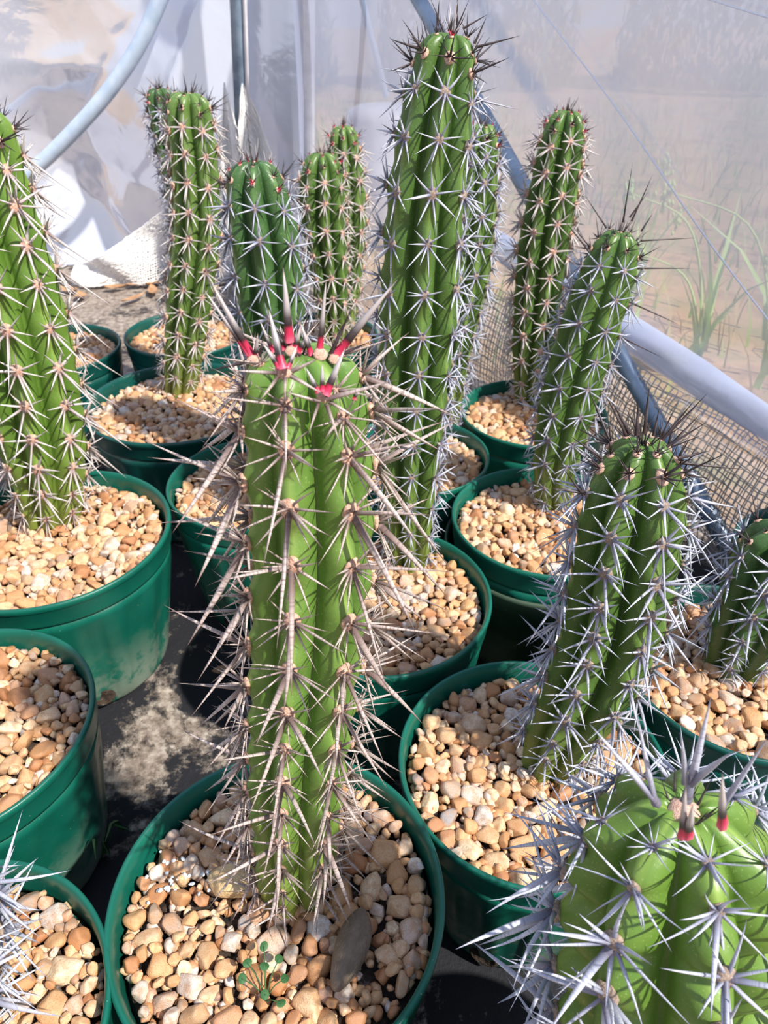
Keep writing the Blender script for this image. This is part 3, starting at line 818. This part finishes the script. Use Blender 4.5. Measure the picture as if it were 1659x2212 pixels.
# ---------------------------------------------------------------- the potted cacti
POTH = .17
def plant(label, px, py, R, H=POTH, mat='pot_green', seed=1, holes=(-2.0,), group=None, xy=None, gd=.013, stems=(), name='potted_cactus', extras=(), skiphole=False):
    c = Vector((*xy, 0)) if xy else at_z(px, py, H); c.z = 0
    root = thing(name, label, 'cactus' if stems else 'pot', c, group)
    make_pot(root, R, H, M[mat], holes, seed)
    z = H - gd; make_soil(root, R, z, H)
    hl = []
    for s in stems:
        p = s['pts'][0] - c; p2 = s['pts'][1] - c; hl.append((p.x, p.y, s['radii'][0] * .75))
    make_gravel(root, R * .945 - .002, z, hl, seed, extras)
    for s in stems: make_stem(root, seed=seed + len(s['pts']), **s)
    return root
def P3(base, ys, *pix, H=POTH, gd=.013):
    """axis: base pixel on the gravel, then pixels at forward distance offset from the base"""
    b = at_z(base[0], base[1], H - gd); out = [b]
    for (x, y), dy in zip(pix, ys): out.append(at_y(x, y, b.y + dy))
    return out

# A: the front cactus with crimson spine bases
ptsA = P3((637, 1905), (0, 0, 0, 0, 0), (638, 1700), (655, 1450), (670, 1200), (662, 960), (648, 757))
A = plant('tall spiny cactus in the front centre pot with crimson new spines on its crown', 600, 1928, .0985, seed=11, holes=(-2.4,),
    stems=[dict(pts=ptsA, radii=[.0215, .025, .0252, .0245, .0232, .0195], ribs=7, phase=math.radians(-10), depth=.42, mat=M['stem_bright'], style='long', spacing=.0265, split=286, dome=1.0, scale=1.12, crown='long', crownscale=.85, young=.0, bump=.10, step=.0026)],
    extras=[(.026 + .03, -.042, .013), (.026 + .036, -.058, .011), (.05, -.028, .010), (-.032, .0, .014)])
yA = ptsA[0].y
extra_spines(A, [(545, 772, 447, 600, 0, .0012), (538, 765, 438, 622, .0, .0009), (625, 738, 614, 575, .0, .0011), (690, 760, 705, 600, 0, .0010),
    (722, 772, 857, 600, 0, .0011), (552, 772, 556, 720, -.004, .0008), (672, 765, 648, 695, 0, .0009), 
    (590, 760, 560, 690, .0, .0007), (612, 755, 605, 700, 0, .0007), (637, 755, 650, 700, 0, .0007), (628, 750, 618, 690, .003, .0006), (618, 758, 590, 700, .003, .0006), (645, 760, 668, 715, 0, .0006), (545, 850, 540, 815, -.012, .0006), (765, 862, 775, 835, 0, .0006)], 'spine_young', yA - .004)
extra_spines(A, [(610, 798, 580, 665, .008, .0012), (603, 796, 568, 742, .004, .0007), (622, 796, 642, 745, .004, .0007), (703, 852, 748, 750, .004, .0011), (688, 848, 660, 793, .002, .0007), (696, 845, 696, 783, .002, .0006)], 'spine_young', yA - .025)
extra_spines(A, [(705, 862, 860, 822, -.004, .0009), (690, 868, 610, 845, -.004, .0007), (688, 872, 665, 940, -.006, .0007), (705, 872, 735, 960, -.006, .0008), (712, 868, 775, 905, -.002, .0007), (598, 806, 500, 800, .0, .0008), (602, 812, 562, 868, -.004, .0007), (616, 815, 615, 858, -.004, .0006), (628, 812, 700, 852, -.003, .0008), (630, 802, 690, 775, .0, .0008)], 'spine_grey', yA - .026)
for px_, py_, s_ in [(548, 774, .7), (612, 798, .85), (692, 762, .75), (722, 772, .6), (700, 852, .75), (628, 755, .6)]:
    p_ = at_y(px_, py_ + 4, yA - (.022 if py_ > 790 else .006)) - A.location
    link('areole', pad('wool_pale')[1], A, matrix=Matrix.Translation(p_) @ Matrix.Rotation(.9, 4, 'X') @ Matrix.Diagonal((s_, s_ * .75, s_ * .7, 1)))
extra_spines(A, [(715, 765, 757, 665, 0, .0009), (560, 770, 575, 700, 0, .0006), (730, 770, 800, 735, 0, .0007), (535, 780, 455, 800, 0, .0007)], 'spine_dark', yA - .004)

# G: tallest cactus
ptsG = P3((884, 1205), (0, 0, 0, 0, .0, .0), (882, 1060), (890, 900), (905, 680), (920, 450), (945, 250), (972, 72))
G = plant('tallest green cactus with white star-shaped spines behind the front cactus', 818, 1280, .1, seed=12,
    stems=[dict(pts=ptsG, radii=[.020, .025, .0285, .0305, .0285, .025, .0165], ribs=7, phase=math.radians(2), depth=.50, mat=M['stem_mid'], style='star', spacing=.033, split=286, dome=.8, young=.15, scale=1.15, crownscale=1.0, bump=.06)])
yG = ptsG[0].y
extra_spines(G, [(1028, 102, 1125, 78, 0), (1025, 95, 1052, 35, 0), (905, 105, 842, 85, 0), (908, 100, 872, 45, 0), (945, 55, 948, 0, 0), (988, 55, 988, -12, 0), (1000, 62, 1055, 30, 0)], 'spine_dark', yG, .0009)
extra_spines(G, [(1030, 215, 1120, 238, 0), (965, 50, 972, -5, 0), (905, 160, 820, 145, 0)], 'spine_white', yG, .0009)

# P: leaning cactus with dark crown
ptsP = P3((1192, 1640), (.003, .006, .01, .012, .012, .012), (1212, 1590), (1268, 1480), (1318, 1350), (1345, 1220), (1368, 1080), (1394, 955), H=.162)
P = plant('leaning dark green cactus with a black spiny crown right of the front cactus', 1150, 1640, .0945, H=.162, seed=13,
    stems=[dict(pts=ptsP, radii=[.022, .026, .030, .0312, .0312, .029, .0155], ribs=7, phase=math.radians(16), depth=.50, mat=M['stem_mid'], style='side', spacing=.026, split=286, dome=1.0, scale=1.25, crownscale=1.15, bump=.06)])
yP = ptsP[0].y + .012
extra_spines(P, [(1392, 935, 1403, 830, 0), (1352, 938, 1308, 850, 0), (1360, 935, 1322, 868, 0), (1432, 948, 1532, 850, 0), (1440, 965, 1532, 908, 0), (1430, 950, 1503, 862, 0), (1375, 940, 1380, 858, 0), (1412, 940, 1425, 880, 0),
    (1300, 990, 1230, 940, 0), (1465, 990, 1535, 975, 0), (1265, 1065, 1190, 1055, 0), (1260, 1070, 1215, 1010, 0), (1470, 1000, 1610, 1015, 0), (1300, 995, 1260, 960, 0)], 'spine_dark', yP - .01, .0009)

# Q: fat cactus bottom right
bQ = Vector((.128, .118, .155)); tQ = at_y(1478, 1742, .150)
ptsQ = [bQ, bQ.lerp(tQ, .3), bQ.lerp(tQ, .65) + Vector((-.001, 0, 0)), tQ]
Q = plant('fat pale green cactus seen from above in the bottom right corner', 0, 0, .085, seed=14, xy=(.175, .085),
    stems=[dict(pts=ptsQ, radii=[.034, .039, .039, .033], ribs=7, phase=math.radians(3), depth=.46, mat=M['stem_lime'], style='bold', spacing=.033, split=286, dome=1.0, crown='bold', crownscale=1.0, scale=1.35, bump=.12, notch=.17, step=.0022, flatp=1.8)])
yQ = tQ.y
extra_spines(Q, [(1482, 1730, 1543, 1500, .0, .0015), (1420, 1735, 1270, 1555, 0, .0014), (1415, 1735, 1372, 1530, 0, .0012), (1495, 1690, 1585, 1615, -.01, .0014), (1560, 1740, 1659, 1595, 0, .0012), (1480, 1690, 1478, 1575, -.01, .0011)], 'spine_white', yQ - .012)
extra_spines(Q, [(1475, 1805, 1478, 1700, -.01, .0010), (1485, 1805, 1500, 1735, -.01, .0011), (1560, 1780, 1560, 1670, -.012, .0012)], 'spine_young', yQ - .03)

# B: left cactus in a large pot
ptsB = P3((112, 1112), (0, 0, 0, 0, 0), (92, 960), (62, 800), (24, 640), (-28, 450), (-70, 225))
B = plant('thick lime green cactus in the large pot at the left edge', 108, 1148, .116, seed=15, holes=(-1.05,),
    stems=[dict(pts=ptsB, radii=[.029, .040, .042, .041, .037, .028], ribs=8, phase=math.radians(14), depth=.38, mat=M['stem_lime'], style='down', spacing=.034, split=286, dome=.9, bump=.05, scale=1.5)])
# E: slim cactus left of centre
ptsE = P3((390, 838), (0, 0, 0, 0, 0, 0), (398, 740), (414, 600), (426, 480), (420, 350), (410, 260), (407, 200))
plant('slim upright cactus in the wide teal pot at back left', 385, 862, .12, mat='pot_teal', seed=16,
    stems=[dict(pts=ptsE, radii=[.023, .0275, .030, .0295, .028, .026, .022], ribs=8, phase=math.radians(-6), depth=.40, mat=M['stem_yellow'], style='small', spacing=.032, dome=.7, scale=1.6, crownscale=1.0)])
# I: darker cactus behind E
ptsI = P3((412, 690), (0, 0, 0, 0), (400, 500), (376, 350), (352, 250), (343, 190))
plant('dark slender cactus half hidden behind the slim upright one', 405, 715, .098, mat='pot_teal', seed=17,
    stems=[dict(pts=ptsI, radii=[.018, .022, .0225, .021, .017], ribs=8, phase=.1, depth=.38, mat=M['stem_deep'], style='smallw', spacing=.03, dome=.7, scale=1.5, crownscale=1.0, young=.3)])
# F: blue-green cactus behind the front one
ptsF = P3((600, 1005), (0, 0, 0, 0, 0), (594, 800), (580, 620), (566, 500), (552, 410), (548, 348))
plant('stout blue-green cactus standing right behind the front cactus, red new spines on top', 546, 1035, .093, mat='pot_green', seed=18,
    stems=[dict(pts=ptsF, radii=[.024, .033, .035, .0335, .0275, .021], ribs=7, phase=math.radians(4), depth=.44, mat=M['stem_deep'], style='star', spacing=.036, dome=.9, scale=1.35, young=.5, crownscale=1.0)])
# J: twin-stemmed cactus
ptsJ1 = P3((722, 740), (0, 0, 0, 0), (712, 600), (698, 480), (696, 400), (694, 330))
ptsJ2 = [at_z(742, 728, POTH - .013)] + [at_y(x, y, ptsJ1[0].y + .035) for x, y in ((748, 600), (752, 480), (748, 380), (741, 272))]
plant('twin-stemmed cactus at the back between the stout and the tallest one', 680, 722, .1, mat='pot_green', seed=19,
    stems=[dict(pts=ptsJ1, radii=[.018, .028, .0325, .032, .022], ribs=8, phase=math.radians(10), depth=.44, mat=M['stem_mid'], style='small', spacing=.034, dome=1.0, scale=1.65, young=.6, crownscale=.9),
           dict(pts=ptsJ2, radii=[.016, .024, .027, .026, .017], ribs=8, phase=math.radians(0), depth=.40, mat=M['stem_yellow'], style='small', spacing=.034, dome=1.0, scale=1.65, young=.6, crownscale=.9)])
# M: cactus hidden behind the tallest
ptsM = P3((962, 920), (0, 0, 0, 0, 0), (980, 750), (1010, 600), (1026, 450), (1036, 340), (1043, 268))
plant('narrow yellowish cactus mostly hidden behind the tallest one', 893, 978, .088, mat='pot_green', seed=20,
    stems=[dict(pts=ptsM, radii=[.016, .022, .0245, .0235, .020, .014], ribs=8, phase=.2, depth=.38, mat=M['stem_yellow'], style='smallw', spacing=.031, dome=1.0, scale=1.5, young=.6, crownscale=.9)])
# N: far right cactus
ptsN = P3((1142, 862), (0, 0, 0, 0, 0, 0), (1150, 760), (1162, 640), (1176, 520), (1197, 400), (1213, 310), (1226, 238))
plant('slender straight cactus with a small red tip nearest the slanting frame tube', 1152, 886, .094, mat='pot_green', seed=21,
    stems=[dict(pts=ptsN, radii=[.018, .027, .0305, .0315, .0285, .0255, .018], ribs=8, phase=math.radians(8), depth=.44, mat=M['stem_mid'], style='small', spacing=.031, dome=1.1, scale=1.6, young=.6, crownscale=.9)])
# O: leaning cactus with long dark spines
ptsO = P3((1196, 1085), (0, 0, 0, 0, 0, 0), (1200, 1000), (1222, 890), (1250, 780), (1285, 670), (1318, 575), (1340, 500))
O_ = plant('leaning cactus with long black top spines in the nested double pot', 1180, 1115, .096, mat='pot_green', seed=22,
    stems=[dict(pts=ptsO, radii=[.018, .023, .0275, .0275, .027, .0235, .0155], ribs=7, phase=math.radians(12), depth=.32, mat=M['stem_mid'], style='star', spacing=.029, dome=1.0, scale=1.12, crownscale=.8)])
yO = ptsO[0].y
extra_spines(O_, [(1346, 480, 1366, 350, 0), (1364, 478, 1412, 376, 0), (1310, 492, 1262, 420, 0), (1385, 520, 1505, 514, 0), (1378, 580, 1497, 578, 0), (1365, 655, 1472, 702, 0), (1345, 730, 1435, 775, 0), (1360, 470, 1400, 415, 0), (1270, 540, 1215, 470, 0), (1385, 500, 1410, 460, 0)], 'spine_dark', yO - .01, .0009)
# outer nested pot
c = at_z(1180, 1115, POTH); op = O_
V, Fc = lathe([(.080, .010), (.0975, .118), (.1000, .119), (.1005, .132), (.1015, .134), (.1015, .138), (.0995, .139), (.0982, .136), (.0975, .120), (.078, .010)], 96, closed=True)
link('outer_pot', mesh_np('outer_pot', V, Fc, mats=[M['pot_olive']]), O_)['label'] = 'dull olive outer pot with its own rim'
# R: small cactus leaning right
ptsR = P3((1585, 1425), (0, 0, 0, 0), (1620, 1340), (1662, 1250), (1700, 1175), (1722, 1140))
plant('short dark cactus leaning out of the frame at the right edge', 1602, 1430, .095, mat='pot_teal', seed=23,
    stems=[dict(pts=ptsR, radii=[.024, .030, .031, .028, .018], ribs=7, phase=.3, depth=.44, mat=M['stem_deep'], style='side', spacing=.024, dome=.9, scale=1.2, crownscale=.9)])
# C, D: cut by the left edge
ptsC = [at_z(-109, 1565, .157)]; ptsC += [ptsC[0] + Vector((-.008 * k, 0, .06 * k)) for k in (1, 2, 3)]
plant('cactus cut off by the left edge, its pot of pale gravel below the large pot', -109, 1565, .1, seed=24, holes=(-.9,),
    stems=[dict(pts=ptsC, radii=[.024, .03, .03, .022], ribs=7, phase=.3, depth=.44, mat=M['stem_bright'], style='down', spacing=.028, dome=.9)])
bD = at_z(-178, 2238, .157); bD = bD + Vector((.01, .0, 0)); tD = at_y(-195, 1935, .160)
plant('cactus in the bottom left corner with only its white spines in view', -178, 2238, .094, seed=25,
    stems=[dict(pts=[bD, bD.lerp(tD, .4), bD.lerp(tD, .7), tD], radii=[.026, .031, .031, .026], ribs=7, phase=.4, depth=.44, mat=M['stem_bright'], style='side', spacing=.034, dome=.9, scale=1.55, crown='side', crownscale=1.3)])
# H, S: pots at the edges
ptsH = [at_z(60, 745, .157)]; ptsH += [ptsH[0] + Vector((-.01 * k, 0, .06 * k)) for k in (1, 2, 3)]
plant('potted cactus hidden behind the thick left one, only its gravel showing', 112, 750, .1, mat='pot_teal', seed=26,
    stems=[dict(pts=ptsH, radii=[.018, .022, .022, .016], ribs=8, phase=.3, depth=.44, mat=M['stem_mid'], style='small', spacing=.03, dome=.9)])
ptsS = [at_z(1810, 1200, .157)]; ptsS += [ptsS[0] + Vector((.01 * k, 0, .05 * k)) for k in (1, 2, 3)]
plant('pot by the netting at the right edge behind the short dark cactus', 1800, 1205, .088, mat='pot_teal', seed=27,
    stems=[dict(pts=ptsS, radii=[.018, .022, .022, .016], ribs=7, phase=.3, depth=.44, mat=M['stem_deep'], style='smallw', spacing=.03, dome=.9)])
# T: small pale pot, bottom edge
plant('small pale grey-green pot rim at the bottom edge between the two front plants', 0, 0, .055, seed=28, xy=(.033, .10), mat='pot_pale', name='plant_pot')

# ---------------------------------------------------------------- individual stones and litter
def stone(name, root, px, py, z, size, rotz, shape, cols, label, seed):
    n = NB(name + '_stone'); co = n.coord(); n.set(Base_Color=n.ramp(n.noise(2.2, 5, co, .65), [(.3, cols[0]), (.7, cols[1])]), Roughness=.75); n.bump(n.noise(9, 3, co), .3, .05)
    V = ICO2[0] * (1 + .07 * np.sin(ICO2[0][:, [0]] * 3 + seed) + .05 * np.sin(ICO2[0][:, [1]] * 5 + 1)) if seed == 301 else pebble_shape(ICO2, seed)
    p = at_z(px, py, z) - root.location
    m = Matrix.Rotation(rotz, 4, 'Z') @ Matrix.Diagonal((size[0], size[1], size[2], 1)); m.translation = p
    o = link('stone', mesh_np('stone', V, ICO2[1], mats=[n.m]), root, matrix=m); o['label'] = label
stone('dark', A, 757, 2050, .163, (.0215, .0098, .010), 1.25, 0, (srgb(104, 88, 72), srgb(138, 120, 102)), 'long dull brown stone', 301)
stone('big_cream', A, 502, 1905, .160, (.0150, .0125, .010), .2, 0, (srgb(206, 168, 118), srgb(226, 196, 150)), 'large cream stone', 302)
n = NB('perlite'); n.set(Base_Color=srgb(214, 220, 222), Roughness=.8); M['perlite'] = n.m
pl = [mesh_np('perlite_grain', pebble_shape(ICO1, 310 + k) * .0013, ICO1[1], mats=[M['perlite']]) for k in range(3)]
for k in range(34):
    p = at_z(385 + rng.gauss(0, 34), 1900 + rng.gauss(0, 24), .1595 + rng.uniform(-.0015, .0)) - A.location
    link('perlite_grain', pl[k % 3], A, matrix=Matrix.Translation(p) @ Matrix.Rotation(rng.uniform(0, 6), 4, 'Z') @ Matrix.Diagonal((rng.uniform(.7, 1.4),) * 3 + (1,)))
# seedling
n = NB('seedling_leaf'); n.set(Base_Color=srgb(56, 98, 54), Roughness=.6); M['seedling'] = n.m
base = at_z(572, 2190, .158)
sd = thing('seedling', 'tiny round-leaved weed seedling sprouting among the pebbles in the front pot', 'seedling', base)
tips = [(-.011, .020, .012), (-.003, .028, .013), (.006, .022, .012), (.010, .013, .010), (.000, .006, .008), (.009, .002, .008), (-.013, .013, .010), (-.001, .017, .015)]
for k, tp in enumerate(tips):
    tp = Vector(tp); V, Fc = tube(catmull([Vector((0, .006, 0)), Vector((tp.x * .4, tp.y * .5 + .003, tp.z * .8)), tp], 4), .00032, 5); st = link('stalk', mesh_np('stalk', V, Fc, mats=[M['seedling']]), sd)
    a = np.linspace(0, 2 * np.pi, 12, endpoint=False); rr = .0027
    V = np.concatenate([[[0, 0, -.0004]], np.stack([rr * np.cos(a), rr * .85 * np.sin(a), .0003 * np.cos(2 * a)], 1), np.stack([rr * .97 * np.cos(a), rr * .82 * np.sin(a), .0003 * np.cos(2 * a) - .0004], 1)])
    Fq = [(0, 1 + i, 1 + (i + 1) % 12) for i in range(12)] + [(1 + i, 13 + i, 13 + (i + 1) % 12) for i in range(12)]
    link('leaf', mesh_np('leaf', V, Fq, mats=[M['seedling']]), sd, matrix=Matrix.Translation(tp) @ Matrix.Rotation(rng.uniform(-.4, .4), 4, 'X') @ Matrix.Rotation(rng.uniform(0, 3), 4, 'Z'))
# grass tuft growing from the weed mat
pt = at_z(212, 1850, 0)
tf = thing('grass_tuft', 'dark green grass blades growing on the mat left of the front pot', 'grass', pt)
for k in range(9):
    V, Fc = blades([(rng.gauss(0, .018), rng.gauss(0, .014), 0)], .05, .11, .006, 400 + k)
    n0 = link('blade', mesh_np('blade', V, Fc, mats=[M['seedling']]), tf)
# dry leaves
n = NB('dry_leaf'); co = n.coord(); n.set(Base_Color=n.ramp(n.noise(60, 3, co), [(.3, srgb(140, 98, 66)), (.7, srgb(186, 146, 108))]), Roughness=.7); M['dry'] = n.m
def leaf_mesh(L, W, seed):
    q = random.Random(seed); V = []; 
    for i in range(9):
        t = i / 8; w = W * math.sin(math.pi * t ** .8) * .5 + 1e-5
        for s_ in (-1, 0, 1): V.append((L * (t - .5), s_ * w, .15 * W * abs(s_) + .2 * L * (t - .5) ** 2))
    Fs = [(3 * i + j, 3 * i + j + 1, 3 * i + j + 4, 3 * i + j + 3) for i in range(8) for j in range(2)]
    return mesh_np('dry_leaf', V, Fs, mats=[M['dry']])
o = link('dry_leaf', leaf_mesh(.03, .012, 1), matrix=Matrix.Translation(at_z(487, 1447, .006)) @ Matrix.Rotation(.3, 4, 'Z')); tag(o, 'orange dry leaf lying on the sandy mat left of the front cactus', 'leaf')
for k, (x, y) in enumerate([(205, 612), (250, 622), (330, 628), (345, 610), (175, 640), (290, 645), (460, 612), (150, 628), (232, 600), (310, 615)]):
    o = link('dry_leaf', leaf_mesh(rng.uniform(.05, .09), rng.uniform(.02, .035), k), matrix=Matrix.Translation(at_z(x, y, .006)) @ Matrix.Rotation(rng.uniform(0, 3), 4, 'Z'))
    tag(o, 'brown dead leaf in the litter on the sand below the back sheet', 'leaf', 'leaf litter below the back sheet')
